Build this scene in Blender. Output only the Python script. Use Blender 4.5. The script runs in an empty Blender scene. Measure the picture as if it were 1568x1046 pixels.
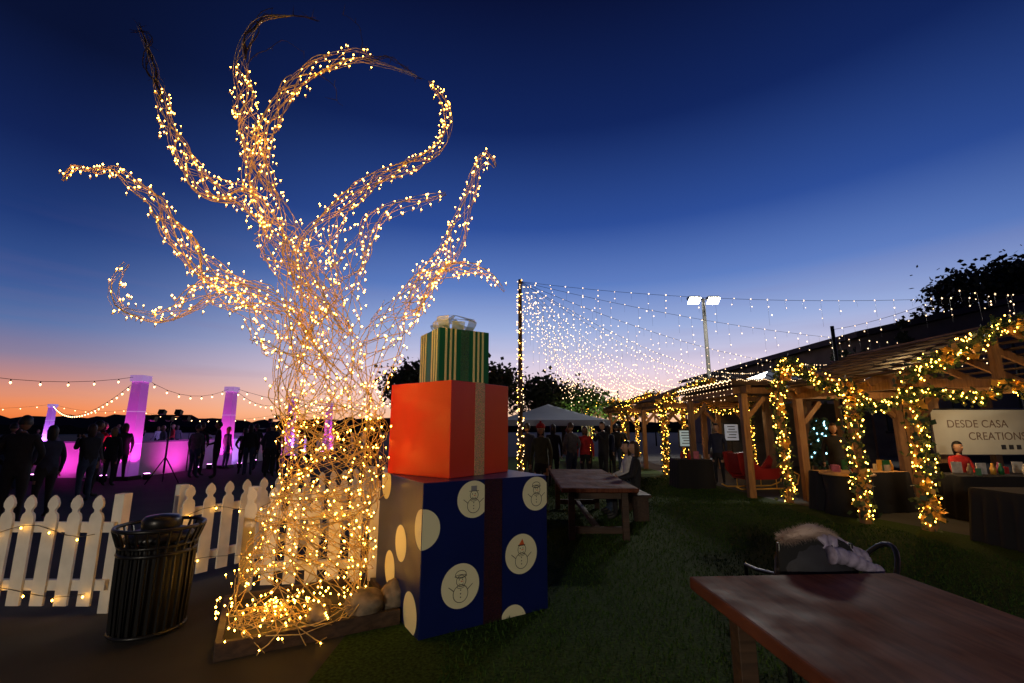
import bpy, math, random
from mathutils import Vector, Matrix, Euler, noise
R=random.Random(7)
scn=bpy.context.scene
scn.view_settings.view_transform='Standard'
scn.view_settings.look='None'
scn.view_settings.exposure=0
def lin(c):
    return tuple(((x/255)/12.92 if x/255<=.04045 else ((x/255+.055)/1.055)**2.4) for x in c)
# ---------------------------------------------------------------- materials
MATS={}
def mat(name,col,rough=.7,metal=0,emi=None,es=0,noise_s=0,noise_a=.25,bump=0,spec=None,sample=True,trans=0,alpha=None):
    if name in MATS: return MATS[name]
    m=bpy.data.materials.new(name); m.use_nodes=True
    nt=m.node_tree; b=nt.nodes['Principled BSDF']
    b.inputs['Base Color'].default_value=(*col,1)
    b.inputs['Roughness'].default_value=rough
    b.inputs['Metallic'].default_value=metal
    if spec is not None: b.inputs['Specular IOR Level'].default_value=spec
    if emi:
        b.inputs['Emission Color'].default_value=(*emi,1); b.inputs['Emission Strength'].default_value=es
        if not sample:
            m.cycles.emission_sampling='NONE'
    if trans: b.inputs['Transmission Weight'].default_value=trans
    if alpha is not None: b.inputs['Alpha'].default_value=alpha
    if noise_s:
        tc=nt.nodes.new('ShaderNodeTexCoord'); n=nt.nodes.new('ShaderNodeTexNoise')
        n.inputs['Scale'].default_value=noise_s; n.inputs['Detail'].default_value=6
        nt.links.new(tc.outputs['Object'],n.inputs['Vector'])
        mr=nt.nodes.new('ShaderNodeMapRange'); mr.inputs[1].default_value=.3; mr.inputs[2].default_value=.7
        mr.inputs[3].default_value=1-noise_a; mr.inputs[4].default_value=1+noise_a
        nt.links.new(n.outputs['Fac'],mr.inputs[0])
        mx=nt.nodes.new('ShaderNodeVectorMath'); mx.operation='SCALE'
        mx.inputs[0].default_value=col
        nt.links.new(mr.outputs[0],mx.inputs['Scale'])
        nt.links.new(mx.outputs[0],b.inputs['Base Color'])
        if bump:
            bp=nt.nodes.new('ShaderNodeBump'); bp.inputs['Strength'].default_value=bump; bp.inputs['Distance'].default_value=.01
            nt.links.new(n.outputs['Fac'],bp.inputs['Height']); nt.links.new(bp.outputs[0],b.inputs['Normal'])
    MATS[name]=m
    return m
def woodmat(name,c1,c2,rough=.55,scale=(1,14,14),bump=.2):
    m=mat(name,c1,rough); nt=m.node_tree; b=nt.nodes['Principled BSDF']
    tc=nt.nodes.new('ShaderNodeTexCoord'); mp=nt.nodes.new('ShaderNodeMapping'); mp.inputs['Scale'].default_value=scale
    n=nt.nodes.new('ShaderNodeTexNoise'); n.inputs['Scale'].default_value=2.2; n.inputs['Detail'].default_value=8; n.inputs['Distortion'].default_value=.6
    n2=nt.nodes.new('ShaderNodeTexNoise'); n2.inputs['Scale'].default_value=3; n2.inputs['Detail'].default_value=5
    cr=nt.nodes.new('ShaderNodeValToRGB'); cr.color_ramp.elements[0].position=.35; cr.color_ramp.elements[1].position=.68
    cr.color_ramp.elements[0].color=(*c1,1); cr.color_ramp.elements[1].color=(*c2,1)
    L=nt.links.new
    L(tc.outputs['Object'],mp.inputs['Vector']); L(mp.outputs[0],n.inputs['Vector']); L(n.outputs['Fac'],cr.inputs[0])
    L(tc.outputs['Object'],n2.inputs['Vector'])
    mr=nt.nodes.new('ShaderNodeMapRange'); mr.inputs[1].default_value=.35; mr.inputs[2].default_value=.7; mr.inputs[3].default_value=rough-.15; mr.inputs[4].default_value=rough+.2
    L(n2.outputs['Fac'],mr.inputs[0]); L(mr.outputs[0],b.inputs['Roughness'])
    L(cr.outputs[0],b.inputs['Base Color'])
    bp=nt.nodes.new('ShaderNodeBump'); bp.inputs['Strength'].default_value=bump; bp.inputs['Distance'].default_value=.004
    L(n.outputs['Fac'],bp.inputs['Height']); L(bp.outputs[0],b.inputs['Normal'])
    return m
def glitter(name,col,scale=260,metal=.6):
    m=mat(name,col,.35,metal); nt=m.node_tree; b=nt.nodes['Principled BSDF']
    tc=nt.nodes.new('ShaderNodeTexCoord'); v=nt.nodes.new('ShaderNodeTexVoronoi'); v.inputs['Scale'].default_value=scale
    nt.links.new(tc.outputs['Object'],v.inputs['Vector'])
    mx=nt.nodes.new('ShaderNodeMix'); mx.data_type='RGBA'; mx.blend_type='MULTIPLY'; mx.inputs[0].default_value=.9
    mx.inputs[6].default_value=(*[c*1.8 for c in col],1); nt.links.new(v.outputs['Color'],mx.inputs[7])
    hs=nt.nodes.new('ShaderNodeHueSaturation'); hs.inputs['Saturation'].default_value=.8
    nt.links.new(mx.outputs[2],hs.inputs['Color']); nt.links.new(hs.outputs[0],b.inputs['Base Color'])
    nm=nt.nodes.new('ShaderNodeBump'); nm.inputs['Strength'].default_value=1; nm.inputs['Distance'].default_value=.01
    nt.links.new(v.outputs['Color'],nm.inputs['Height']); nt.links.new(nm.outputs[0],b.inputs['Normal'])
    return m
WIRE=mat('grapevine_wire',(.70,.47,.16),.6,noise_s=20,noise_a=.45)
BARKW=mat('dark_twig',(.05,.025,.015),.8)
BULB=mat('fairy_bulb',(1,.8,.5),.3,emi=(1,.47,.05),es=36)
BULBF=mat('fairy_bulb_far',(1,.8,.5),.3,emi=(1,.66,.36),es=4.5,sample=False)
BULBG=mat('garland_bulb',(1,.8,.5),.3,emi=(1,.47,.05),es=28)
FEST=mat('festoon_bulb',(1,.8,.5),.3,emi=(1,.60,.25),es=8)
BLUEB=mat('cool_bulb',(.6,.9,1),.3,emi=(.35,.8,1),es=5)
WHITEP=mat('white_paint',(.78,.72,.62),.55,noise_s=6,noise_a=.12)
BLACK=mat('black_metal',(.012,.012,.013),.35,.3)
BLACKC=mat('black_cloth',(.01,.01,.012),.9)
DARKW=woodmat('dark_wood',(.035,.018,.01),(.075,.04,.022),.6)
BEAM=woodmat('cedar_beam',(.20,.095,.04),(.32,.17,.07),.6,(10,10,1.2))
TABLE=woodmat('table_wood',(.085,.026,.014),(.16,.055,.03),.72,(9,1.2,1),.12); TABLE.node_tree.nodes['Principled BSDF'].inputs['Specular IOR Level'].default_value=.12
LEAF=mat('garland_leaf',(.035,.07,.025),.6)
LEAFP=mat('garland_leaf_pale',(.09,.12,.05),.6)
GOLD=mat('gold_bow',(.75,.42,.07),.35,.2)
RED=mat('red_panel',(.70,.035,.010),.30,noise_s=3,noise_a=.06)
NAVY=mat('navy_panel',(.004,.011,.085),.33,noise_s=3,noise_a=.1)
GREEN=mat('green_panel',(.01,.13,.045),.35)
PALE=mat('pale_yellow_tape',(.76,.72,.30),.4)
CREAM=mat('cream_vinyl',(.80,.75,.46),.45)
INK=mat('ink_line',(.03,.03,.035),.6)
ORANGE=mat('orange_ink',(.7,.12,.02),.6)
GLG=glitter('gold_glitter',(.80,.42,.10),metal=.2)
GLP=glitter('plum_glitter',(.07,.015,.035))
GLE=glitter('green_glitter',(.03,.25,.09))
BOW=mat('organza_bow',(.70,.76,.42),.4,alpha=.7)
# ---------------------------------------------------------------- mesh builder
class MB:
    def __init__(s): s.v=[];s.f=[];s.m=[];s.mats=[];s.sm=[]
    def mi(s,m):
        if m not in s.mats: s.mats.append(m)
        return s.mats.index(m)
    def add(s,vs,fs,m,smooth=False):
        o=len(s.v); s.v+= [tuple(p) for p in vs]; i=s.mi(m)
        for f in fs: s.f.append(tuple(o+k for k in f)); s.m.append(i); s.sm.append(smooth)
    def box(s,c,size,m,rz=0,M=None):
        x,y,z=[k/2 for k in size]
        vs=[Vector((a*x,b*y,d*z)) for a in(-1,1) for b in(-1,1) for d in(-1,1)]
        T=M if M else Matrix.Translation(c)@Matrix.Rotation(rz,4,'Z')
        s.add([T@p for p in vs],[(0,1,3,2),(4,6,7,5),(0,4,5,1),(2,3,7,6),(0,2,6,4),(1,5,7,3)],m)
    def beam(s,a,b,w,h,m):
        a=Vector(a);b=Vector(b);d=b-a;L=d.length
        q=d.to_track_quat('X','Z').to_matrix().to_4x4()
        s.box(None,(L,w,h),m,M=Matrix.Translation((a+b)/2)@q)
    def tube(s,pts,rad,m,n=6,cap=True,smooth=True):
        pts=[Vector(p) for p in pts]
        if not hasattr(rad,'__len__'): rad=[rad]*len(pts)
        vs=[];fs=[];N=len(pts)
        t=(pts[1]-pts[0]).normalized(); u=t.orthogonal().normalized()
        for i,p in enumerate(pts):
            t=(pts[min(i+1,N-1)]-pts[max(i-1,0)])
            if t.length<1e-7: t=Vector((0,0,1))
            t.normalize(); u=(u-t*u.dot(t))
            if u.length<1e-6: u=t.orthogonal()
            u.normalize(); w=t.cross(u)
            for k in range(n):
                a=2*math.pi*k/n; vs.append(p+(u*math.cos(a)+w*math.sin(a))*rad[i])
        for i in range(N-1):
            for k in range(n):
                fs.append((i*n+k,i*n+(k+1)%n,(i+1)*n+(k+1)%n,(i+1)*n+k))
        if cap and n>2: fs.append(tuple(range(n-1,-1,-1))); fs.append(tuple((N-1)*n+k for k in range(n)))
        s.add(vs,fs,m,smooth)
    def lathe(s,c,prof,m,n=20,smooth=True):
        c=Vector(c);vs=[];fs=[]
        for r,z in prof:
            for k in range(n):
                a=2*math.pi*k/n; vs.append(c+Vector((r*math.cos(a),r*math.sin(a),z)))
        for i in range(len(prof)-1):
            for k in range(n): fs.append((i*n+k,i*n+(k+1)%n,(i+1)*n+(k+1)%n,(i+1)*n+k))
        fs.append(tuple(range(n-1,-1,-1))); fs.append(tuple((len(prof)-1)*n+k for k in range(n)))
        s.add(vs,fs,m,smooth)
    def bulb(s,p,r,m):
        p=Vector(p)
        s.add([p+Vector(d)*r for d in((1,0,0),(0,1,0),(-1,0,0),(0,-1,0),(0,0,1.2),(0,0,-1.2))],
              [(0,1,4),(1,2,4),(2,3,4),(3,0,4),(1,0,5),(2,1,5),(3,2,5),(0,3,5)],m,True)
    def leaf(s,p,sz,m,rng=R,asp=.45):
        p=Vector(p); d=Vector((rng.gauss(0,1),rng.gauss(0,1),rng.gauss(0,1))).normalized()
        w=d.cross(Vector((rng.gauss(0,1),rng.gauss(0,1),rng.gauss(0,1)))).normalized()*sz*asp
        s.add([p,p+d*sz*.5+w,p+d*sz,p+d*sz*.5-w],[(0,1,2,3)],m)
    def ell(s,c,r,m,n=14,k=10,M=None,fn=None):
        vs=[];fs=[]
        for i in range(k+1):
            ph=math.pi*i/k
            for j in range(n):
                th=2*math.pi*j/n
                d=Vector((math.sin(ph)*math.cos(th),math.sin(ph)*math.sin(th),math.cos(ph)))
                if fn: d=fn(d)
                p=Vector((d.x*r[0],d.y*r[1],d.z*r[2]))
                if M: p=M@p
                vs.append(Vector(c)+p)
        for i in range(k):
            for j in range(n): fs.append((i*n+j,(i+1)*n+j,(i+1)*n+(j+1)%n,i*n+(j+1)%n))
        s.add(vs,fs,m,True)
    def build(s,name,loc=(0,0,0),rz=0,parent=None,bevel=0):
        me=bpy.data.meshes.new(name); me.from_pydata(s.v,[],s.f)
        for m in s.mats: me.materials.append(m)
        me.polygons.foreach_set('material_index',s.m); me.polygons.foreach_set('use_smooth',s.sm)
        me.update()
        ob=bpy.data.objects.new(name,me); scn.collection.objects.link(ob)
        ob.location=loc; ob.rotation_euler=(0,0,rz)
        if parent: ob.parent=parent
        if bevel:
            b=ob.modifiers.new('bevel','BEVEL'); b.width=bevel; b.segments=2; b.limit_method='ANGLE'
        return ob
def empty(name,loc=(0,0,0),rz=0):
    e=bpy.data.objects.new(name,None); scn.collection.objects.link(e); e.location=loc; e.rotation_euler=(0,0,rz); return e
def light(name,kind,loc,energy,col,parent=None,size=.1,target=None,angle=90,blend=.5):
    d=bpy.data.lights.new(name,kind); d.energy=energy; d.color=col
    if kind in('POINT','SPOT'): d.shadow_soft_size=size
    if kind=='SPOT': d.spot_size=math.radians(angle); d.spot_blend=blend
    o=bpy.data.objects.new(name,d); scn.collection.objects.link(o); o.location=loc
    if target is not None: o.rotation_euler=(Vector(target)-Vector(loc)).to_track_quat('-Z','Y').to_euler()
    if parent: o.parent=parent
    return o
# ---------------------------------------------------------------- camera
cam=bpy.data.cameras.new('camera'); co=bpy.data.objects.new('camera',cam); scn.collection.objects.link(co)
cam.lens=16; cam.sensor_width=36; cam.clip_end=4000; cam.clip_start=.05
co.location=(0,0,1.6); co.rotation_euler=(math.radians(100.7),0,0); scn.camera=co
# ---------------------------------------------------------------- sky (world)
w=bpy.data.worlds.new('World'); scn.world=w; w.use_nodes=True
nt=w.node_tree; N=nt.nodes; L=nt.links.new; bg=N['Background']
tc=N.new('ShaderNodeTexCoord'); nrm=N.new('ShaderNodeVectorMath'); nrm.operation='NORMALIZE'
L(tc.outputs['Generated'],nrm.inputs[0]); sp=N.new('ShaderNodeSeparateXYZ'); L(nrm.outputs[0],sp.inputs[0])
def ramp(stops):
    r=N.new('ShaderNodeValToRGB'); e=r.color_ramp.elements
    e[0].position=0; e[1].position=1
    for p,c in stops[1:-1]: e.new(p)
    for k,(p,c) in enumerate(stops): e[k].color=(*lin(c),1)
    L(sp.outputs['Z'],r.inputs[0]); return r
glow=ramp([(0,(252,186,130)),(.03,(254,208,174)),(.07,(250,214,206)),(.115,(230,210,226)),(.165,(190,192,224)),(.21,(156,174,220)),(.30,(94,126,194)),(.416,(46,78,152)),(.58,(18,38,94)),(.74,(9,18,54)),(1,(4,9,32))])
side=ramp([(0,(232,104,45)),(.025,(248,138,76)),(.05,(228,146,112)),(.08,(188,136,136)),(.11,(140,128,156)),(.16,(90,114,166)),(.22,(58,88,150)),(.31,(33,59,120)),(.42,(18,35,86)),(.55,(9,18,50)),(1,(4,9,30))])
back=ramp([(0,(40,42,60)),(.2,(30,38,66)),(.5,(16,24,52)),(1,(4,9,30))])
dt=N.new('ShaderNodeVectorMath'); dt.operation='DOT_PRODUCT'
fl=N.new('ShaderNodeCombineXYZ'); L(sp.outputs['X'],fl.inputs[0]); L(sp.outputs['Y'],fl.inputs[1])
fn_=N.new('ShaderNodeVectorMath'); fn_.operation='NORMALIZE'; L(fl.outputs[0],fn_.inputs[0])
az=math.radians(16); L(fn_.outputs[0],dt.inputs[0]); dt.inputs[1].default_value=(math.sin(az),math.cos(az),0)
def mrange(a,b):
    m=N.new('ShaderNodeMapRange'); m.interpolation_type='SMOOTHSTEP'; m.inputs[1].default_value=a; m.inputs[2].default_value=b
    L(dt.outputs['Value'],m.inputs[0]); return m
m1=mrange(.42,.96); m2=mrange(-.35,.5)
mixA=N.new('ShaderNodeMix'); mixA.data_type='RGBA'; L(m1.outputs[0],mixA.inputs[0]); L(side.outputs[0],mixA.inputs[6]); L(glow.outputs[0],mixA.inputs[7])
mixB=N.new('ShaderNodeMix'); mixB.data_type='RGBA'; L(m2.outputs[0],mixB.inputs[0]); L(back.outputs[0],mixB.inputs[6]); L(mixA.outputs[2],mixB.inputs[7])
mp=N.new('ShaderNodeMapping'); mp.inputs['Scale'].default_value=(1.3,1.3,16); L(nrm.outputs[0],mp.inputs['Vector'])
nz=N.new('ShaderNodeTexNoise'); nz.inputs['Scale'].default_value=1.6; nz.inputs['Detail'].default_value=5; L(mp.outputs[0],nz.inputs['Vector'])
c1=N.new('ShaderNodeMapRange'); c1.inputs[1].default_value=.5; c1.inputs[2].default_value=.75; L(nz.outputs['Fac'],c1.inputs[0])
c2=N.new('ShaderNodeMapRange'); c2.inputs[1].default_value=.36; c2.inputs[2].default_value=.08; L(sp.outputs['Z'],c2.inputs[0])
c3=N.new('ShaderNodeMapRange'); c3.inputs[1].default_value=.01; c3.inputs[2].default_value=.06; L(sp.outputs['Z'],c3.inputs[0])
mu=N.new('ShaderNodeMath'); mu.operation='MULTIPLY'; L(c1.outputs[0],mu.inputs[0]); L(c2.outputs[0],mu.inputs[1])
mu2=N.new('ShaderNodeMath'); mu2.operation='MULTIPLY'; L(mu.outputs[0],mu2.inputs[0]); L(c3.outputs[0],mu2.inputs[1])
mu3=N.new('ShaderNodeMath'); mu3.operation='MULTIPLY'; L(mu2.outputs[0],mu3.inputs[0]); mu3.inputs[1].default_value=.28
mixC=N.new('ShaderNodeMix'); mixC.data_type='RGBA'; L(mu3.outputs[0],mixC.inputs[0]); L(mixB.outputs[2],mixC.inputs[6]); mixC.inputs[7].default_value=(*lin((138,112,145)),1)
L(mixC.outputs[2],bg.inputs['Color']); bg.inputs['Strength'].default_value=1.0
# ---------------------------------------------------------------- ground
g=MB(); g.add([(-2500,-2500,0),(2500,-2500,0),(2500,2500,0),(-2500,2500,0)],[(0,1,2,3)],mat('pavement',(.022,.020,.019),.85,noise_s=1.5,noise_a=.35,bump=.3))
g.build('ground')
g=MB(); g.add([(-1.3,-6,.004),(6.9,-6,.004),(6.9,7.2,.004),(5.9,10.5,.004),(5.0,26,.004),(-1.0,26,.004),(-1.3,7,.004)],[(0,1,2,3,4,5,6)],mat('turf',(.028,.055,.010),.95,noise_s=45,noise_a=.6,bump=1,spec=.1))
g.build('lawn')
g=MB(); BL=[mat('grass_blade_a',(.045,.09,.014),.8,spec=.1),mat('grass_blade_b',(.025,.06,.010),.8,spec=.1)]
for i in range(60000):
    y=2.2+13*R.random()**1.6; x=-.5+R.random()*(6.6 if y<8 else 6.0)
    if x>5.6 and y>8: continue
    a=R.random()*6.283; hgt=.02+.025*R.random(); wd=.003+.0005*y
    dx,dy=math.cos(a)*wd,math.sin(a)*wd
    g.add([(x-dx,y-dy,.004),(x+dx,y+dy,.004),(x+R.gauss(0,.012),y+R.gauss(0,.012),hgt)],[(0,1,2)],BL[i&1])
g.build('grass')
g=MB(); g.add([(-34,15.5,.004),(-12.4,15.5,.004),(-12.4,42,.004),(-34,42,.004)],[(0,1,2,3)],mat('ice',(.55,.58,.65),.25,noise_s=1))
g.build('ice_rink')
HM=mat('hill',(.02,.03,.06),1)
def ridge(name,R0,a0,a1,h0,h1,m,step=.6,seed=0):
    g=MB();vs=[];fs=[];k=0;a=a0
    while a<=a1:
        t=math.radians(a); h=h0+(h1-h0)*(.5+.5*noise.noise(Vector((a*.09+seed,seed,0)))+.35*noise.noise(Vector((a*.9,seed,3))))
        vs+=[(R0*math.sin(t),R0*math.cos(t),-1),(R0*math.sin(t),R0*math.cos(t),h),(R0*1.25*math.sin(t),R0*1.25*math.cos(t),-1)]
        if k: o=3*k; fs+=[(o-3,o,o+1,o-2),(o-2,o+1,o+2,o-1)]
        k+=1;a+=step
    g.add(vs,fs,m); g.build(name)
ridge('hills',1800,-75,75,14,50,HM)
ridge('distant_treeline',160,-70,70,.8,3.0,mat('far_foliage',(.015,.02,.018),1),.25,5)
# ---------------------------------------------------------------- big vine tree sculpture
LIMB={
'trunk':[(-1.86,4.2,0.06,.60),(-1.79,4.2,.26,.54),(-1.71,4.2,.68,.46),(-1.60,4.2,1.11,.40),(-1.59,4.2,1.57,.42),(-1.66,4.2,1.98,.38),(-1.77,4.2,2.41,.30)],
'L1':[(-1.75,4.2,1.6,.30),(-1.99,4.20,2.04,0.272),(-2.10,4.17,2.41,0.244),(-2.28,4.14,2.59,0.195),(-2.53,4.11,2.78,0.159),(-2.82,4.08,2.84,0.122),(-3.02,4.05,2.69,0.084),(-3.20,4.02,2.58,0.059),(-3.35,3.99,2.61,0.053),(-3.51,3.96,2.69,0.070),(-3.57,3.93,2.89,0.059),(-3.48,3.90,3.06,0.035)],
'L2':[(-1.7,4.2,1.7,.3),(-1.91,4.20,2.16,0.273),(-2.04,4.16,2.47,0.219),(-2.25,4.12,2.71,0.171),(-2.52,4.08,2.87,0.134),(-2.82,4.03,3.05,0.115),(-3.03,3.99,3.24,0.103),(-3.21,3.95,3.48,0.091),(-3.29,3.91,3.65,0.079),(-3.53,3.87,3.83,0.054),(-3.65,3.83,3.95,0.042),(-3.77,3.78,3.89,0.036),(-3.94,3.74,3.91,0.029),(-3.98,3.70,3.75,0.012)],
'L3':[(-1.81,4.25,2.17,0.246),(-1.99,4.29,2.69,0.203),(-2.17,4.33,3.03,0.169),(-2.38,4.37,3.39,0.159),(-2.61,4.41,3.77,0.150),(-2.87,4.45,4.03,0.139),(-3.27,4.50,4.15,.125),(-3.585,4.55,4.49,.10),(-3.855,4.59,4.92,.085),(-4.05,4.63,5.37,.066),(-4.24,4.66,5.86,.046),(-4.52,4.7,6.37,.017)],
'L4':[(-1.74,4.20,2.41,0.276),(-1.92,4.22,3.00,0.228),(-2.12,4.24,3.30,0.180),(-2.35,4.26,3.66,0.170),(-2.55,4.28,4.03,0.174),(-2.70,4.30,4.48,0.137),(-2.84,4.32,4.96,0.119),(-2.95,4.34,5.42,0.093),(-2.95,4.36,5.85,0.058),(-2.83,4.38,6.13,0.037),(-2.48,4.40,6.20,0.007)],
'L5':[(-2.55,4.30,3.93,0.134),(-2.62,4.25,4.23,0.120),(-2.53,4.20,4.64,0.094),(-2.37,4.15,4.94,0.088),(-2.12,4.10,5.19,0.074),(-1.83,4.05,5.29,0.080),(-1.56,4.00,5.29,0.073),(-1.20,3.95,5.13,0.033),(-0.93,3.90,4.98,0.013)],
'L6':[(-1.76,4.25,2.42,0.248),(-1.95,4.32,3.03,0.220),(-1.98,4.38,3.43,0.200),(-1.86,4.45,3.80,0.137),(-1.68,4.51,4.06,0.091),(-1.46,4.58,4.30,0.079),(-1.18,4.64,4.45,0.073),(-0.91,4.71,4.67,0.067),(-0.77,4.77,4.97,0.061),(-0.81,4.83,5.41,0.055),(-1.02,4.90,5.78,0.024)],
'L7':[(-1.66,4.2,1.9,.30),(-1.66,4.20,2.54,0.234),(-1.60,4.17,2.98,0.175),(-1.46,4.13,3.29,0.113),(-1.34,4.10,3.57,0.088),(-1.12,4.07,3.68,0.069),(-0.89,4.03,3.72,0.056),(-0.63,4.00,3.79,0.019)],
'L8':[(-1.5,4.2,1.3,.30),(-1.43,4.20,1.86,0.240),(-1.23,4.23,2.36,0.210),(-1.08,4.27,2.70,0.177),(-0.86,4.30,3.01,0.142),(-0.63,4.33,3.32,0.112),(-0.53,4.37,3.66,0.094),(-0.44,4.40,3.98,0.075),(-0.37,4.43,4.29,0.063),(-0.28,4.47,4.48,0.071),(-0.18,4.50,4.38,0.021)],
'L9':[(-1.04,4.30,2.76,0.140),(-0.79,4.25,3.02,0.102),(-0.53,4.20,3.12,0.070),(-0.26,4.15,3.06,0.044),(-0.07,4.10,2.85,0.012)]}
def resample(P,step):
    out=[]
    for i in range(len(P)-1):
        p0=P[max(i-1,0)];p1=P[i];p2=P[i+1];p3=P[min(i+2,len(P)-1)]
        d=math.dist(p1[:3],p2[:3]); n=max(1,int(d/step))
        for k in range(n):
            t=k/n
            out.append([.5*((2*b)+(-a+c)*t+(2*a-5*b+4*c-d_)*t*t+(-a+3*b-3*c+d_)*t**3) for a,b,c,d_ in zip(p0,p1,p2,p3)])
    out.append(list(P[-1])); return out
T=MB(); TB=MB(); nb=0
NS={'trunk':40,'L1':12,'L2':13,'L3':12,'L4':13,'L5':11,'L6':12,'L7':9,'L8':13,'L9':8}
for key,P in LIMB.items():
    S=resample(P,.07); n=len(S)
    for s in range(NS[key]):
        a0=0 if key!='trunk' else R.choice([0,0,0,R.randint(0,n//3)])
        a1=n-1 if R.random()<.45 else R.randint(int(n*.55),n-1)
        if key=='trunk' and R.random()<.4: a1=R.randint(n//2,n-1)
        ph=R.random()*6.283; om=R.choice([-1,1])*R.uniform(.05,.36); f=R.uniform(.82,1.02) if key=='trunk' else R.uniform(.62,1.02); pts=[];sd=R.random()*100
        for i in range(a0,a1+1):
            c=S[i]; t=Vector(S[min(i+1,n-1)][:3])-Vector(S[max(i-1,0)][:3]); V=Vector((0,1,0)); U=t.cross(V).normalized() if t.cross(V).length>1e-5 else Vector((1,0,0))
            ph+=om*(1+1.4*noise.noise(Vector((i*.15,sd,0))))*min(1.5,.16/max(c[3],.05)+.6)
            ff=f+.2*noise.noise(Vector((i*.14,sd,9)))
            r=max(c[3],.008)*ff
            if i>n-6 and key!='trunk': r+=.012*noise.noise(Vector((i*.4,sd,2)))
            pts.append(Vector(c[:3])+U*math.cos(ph)*r+V*math.sin(ph)*r)
        if len(pts)<4: continue
        r0=R.uniform(.0028,.0055)
        T.tube(pts,[r0*(1-.5*i/len(pts)) for i in range(len(pts))],WIRE,4)
    # short cross-bracing vines
    for s in range({'trunk':62,'L9':6,'L7':8}.get(key,15)):
        i0=R.randint(0,int(n*.6)); m=R.randint(6,16); ph=R.random()*6.283; om=R.choice([-1,1])*R.uniform(.3,.75); pts=[]; bulge=R.uniform(.9,1.12)
        for q in range(m):
            k_=i0+q*.6; fr=k_-int(k_); i=min(int(k_),n-2); c=[a*(1-fr)+b_*fr for a,b_ in zip(S[i],S[i+1])]
            t=Vector(S[i+1][:3])-Vector(S[max(i-1,0)][:3]); V=Vector((0,1,0)); U=t.cross(V).normalized(); ph+=om*.55
            r=c[3]*bulge*(1+.1*math.sin(q*.9+s)); pts.append(Vector(c[:3])+U*math.cos(ph)*r+V*math.sin(ph)*r)
        T.tube(pts,R.uniform(.0025,.0042),WIRE,4)
    per={'trunk':46}.get(key,14)
    for s in range(per):
        ph=R.random()*6.283; om=R.choice([-1,1])*R.uniform(.1,.35)
        end=n if key in('L1','L2','L9','L8','L6','L7') else int(n*(.80 if key=='L3' else .78 if key=='L4' else .86))
        i0=0 if key=='trunk' else int(n*R.uniform(.05,.35))
        i=i0+R.random()*3
        while i<end-1:
            c=S[int(i)]; t=Vector(S[min(int(i)+1,n-1)][:3])-Vector(S[max(int(i)-1,0)][:3]); V=Vector((0,1,0)); U=t.cross(V).normalized()
            rr=(c[3]+.015)*R.uniform(.7,1.1); p=Vector(c[:3])+U*math.cos(ph)*rr+V*math.sin(ph)*rr
            p+=Vector((R.gauss(0,.014),R.gauss(0,.014),R.gauss(0,.014)))
            TB.bulb(p,R.uniform(.0052,.0088),BULB); TB.tube([p+Vector((0,0,-.010)),p+Vector((R.gauss(0,.008),0,-.032))],.0035,WIRE,4); nb+=1
            st=R.uniform(1.5,3.6); i+=st*(1.45 if c[3]<.1 else 1); ph+=om*st*1.3
TW=[[(-4.05,4.63,5.30),(-4.22,4.66,5.8),(-4.40,4.7,6.15),(-4.52,4.7,6.40)],[(-4.1,4.62,5.5),(-4.33,4.66,5.75),(-4.36,4.7,6.2),(-4.6,4.7,6.3)],
[(-2.95,4.36,5.6),(-2.97,4.36,5.9),(-2.83,4.38,6.12),(-2.5,4.4,6.22),(-2.2,4.4,6.12)],[(-2.93,4.36,5.7),(-2.85,4.36,5.95),(-2.9,4.38,6.2),(-2.72,4.4,6.33)],
[(-2.88,4.30,5.47),(-2.72,4.27,5.61),(-2.48,4.23,5.69),(-2.20,4.20,5.54)],[(-1.56,4.00,5.29),(-1.54,4.03,5.54),(-1.64,4.07,5.77),(-1.79,4.10,5.89)],
[(-2.05,4.10,5.21),(-1.81,4.05,5.01),(-1.68,4.00,4.71)],[(-1.5,4,5.27),(-1.2,3.95,5.22),(-.93,3.9,4.98),(-.86,3.9,4.97)]]
for ti,tw in enumerate(TW):
    Sx=resample([(*p,0) for p in tw],.06)
    for q in range(3 if ti in(0,1,2,7) else 1):
        sd=R.random()*50; pts=[Vector(p[:3])+.05*Vector((noise.noise(Vector((i*.35,sd,0))),noise.noise(Vector((i*.35,sd,5))),noise.noise(Vector((i*.35,sd,9))))) for i,p in enumerate(Sx)]
        T.tube(pts,[(.008 if ti<4 else .004)*(1-.7*i/len(pts)) for i in range(len(pts))],BARKW,4)
        for i in range(2,len(pts),3):
            if R.random()<.7: T.tube([pts[i],pts[i]+Vector((R.gauss(0,.05),R.gauss(0,.04),R.gauss(.01,.05)))],[.004,.001],BARKW,3)
for k in range(13):
    cx,cy=-1.90+R.gauss(0,.20),3.95+R.gauss(0,.13); rr=R.uniform(.10,.28); a=R.random()*6; pts=[]
    for i in range(26):
        a+=.3; pts.append((cx+rr*math.cos(a)*(1+.2*math.sin(a*.7+k)),cy+rr*.7*math.sin(a),.14+.10*R.random()*.5+.05*math.sin(a*1.7+k)))
    T.tube(pts,.004,WIRE,4)
for k in range(90):
    p=(-1.85+R.gauss(0,.28),3.98+R.gauss(0,.18),.13+abs(R.gauss(0,.07))); TB.bulb(p,R.uniform(.0065,.0095),BULB)
tree=empty('lighted_vine_tree_sculpture')
T.build('vines',parent=tree); TB.build('fairy_lights',parent=tree)
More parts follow.
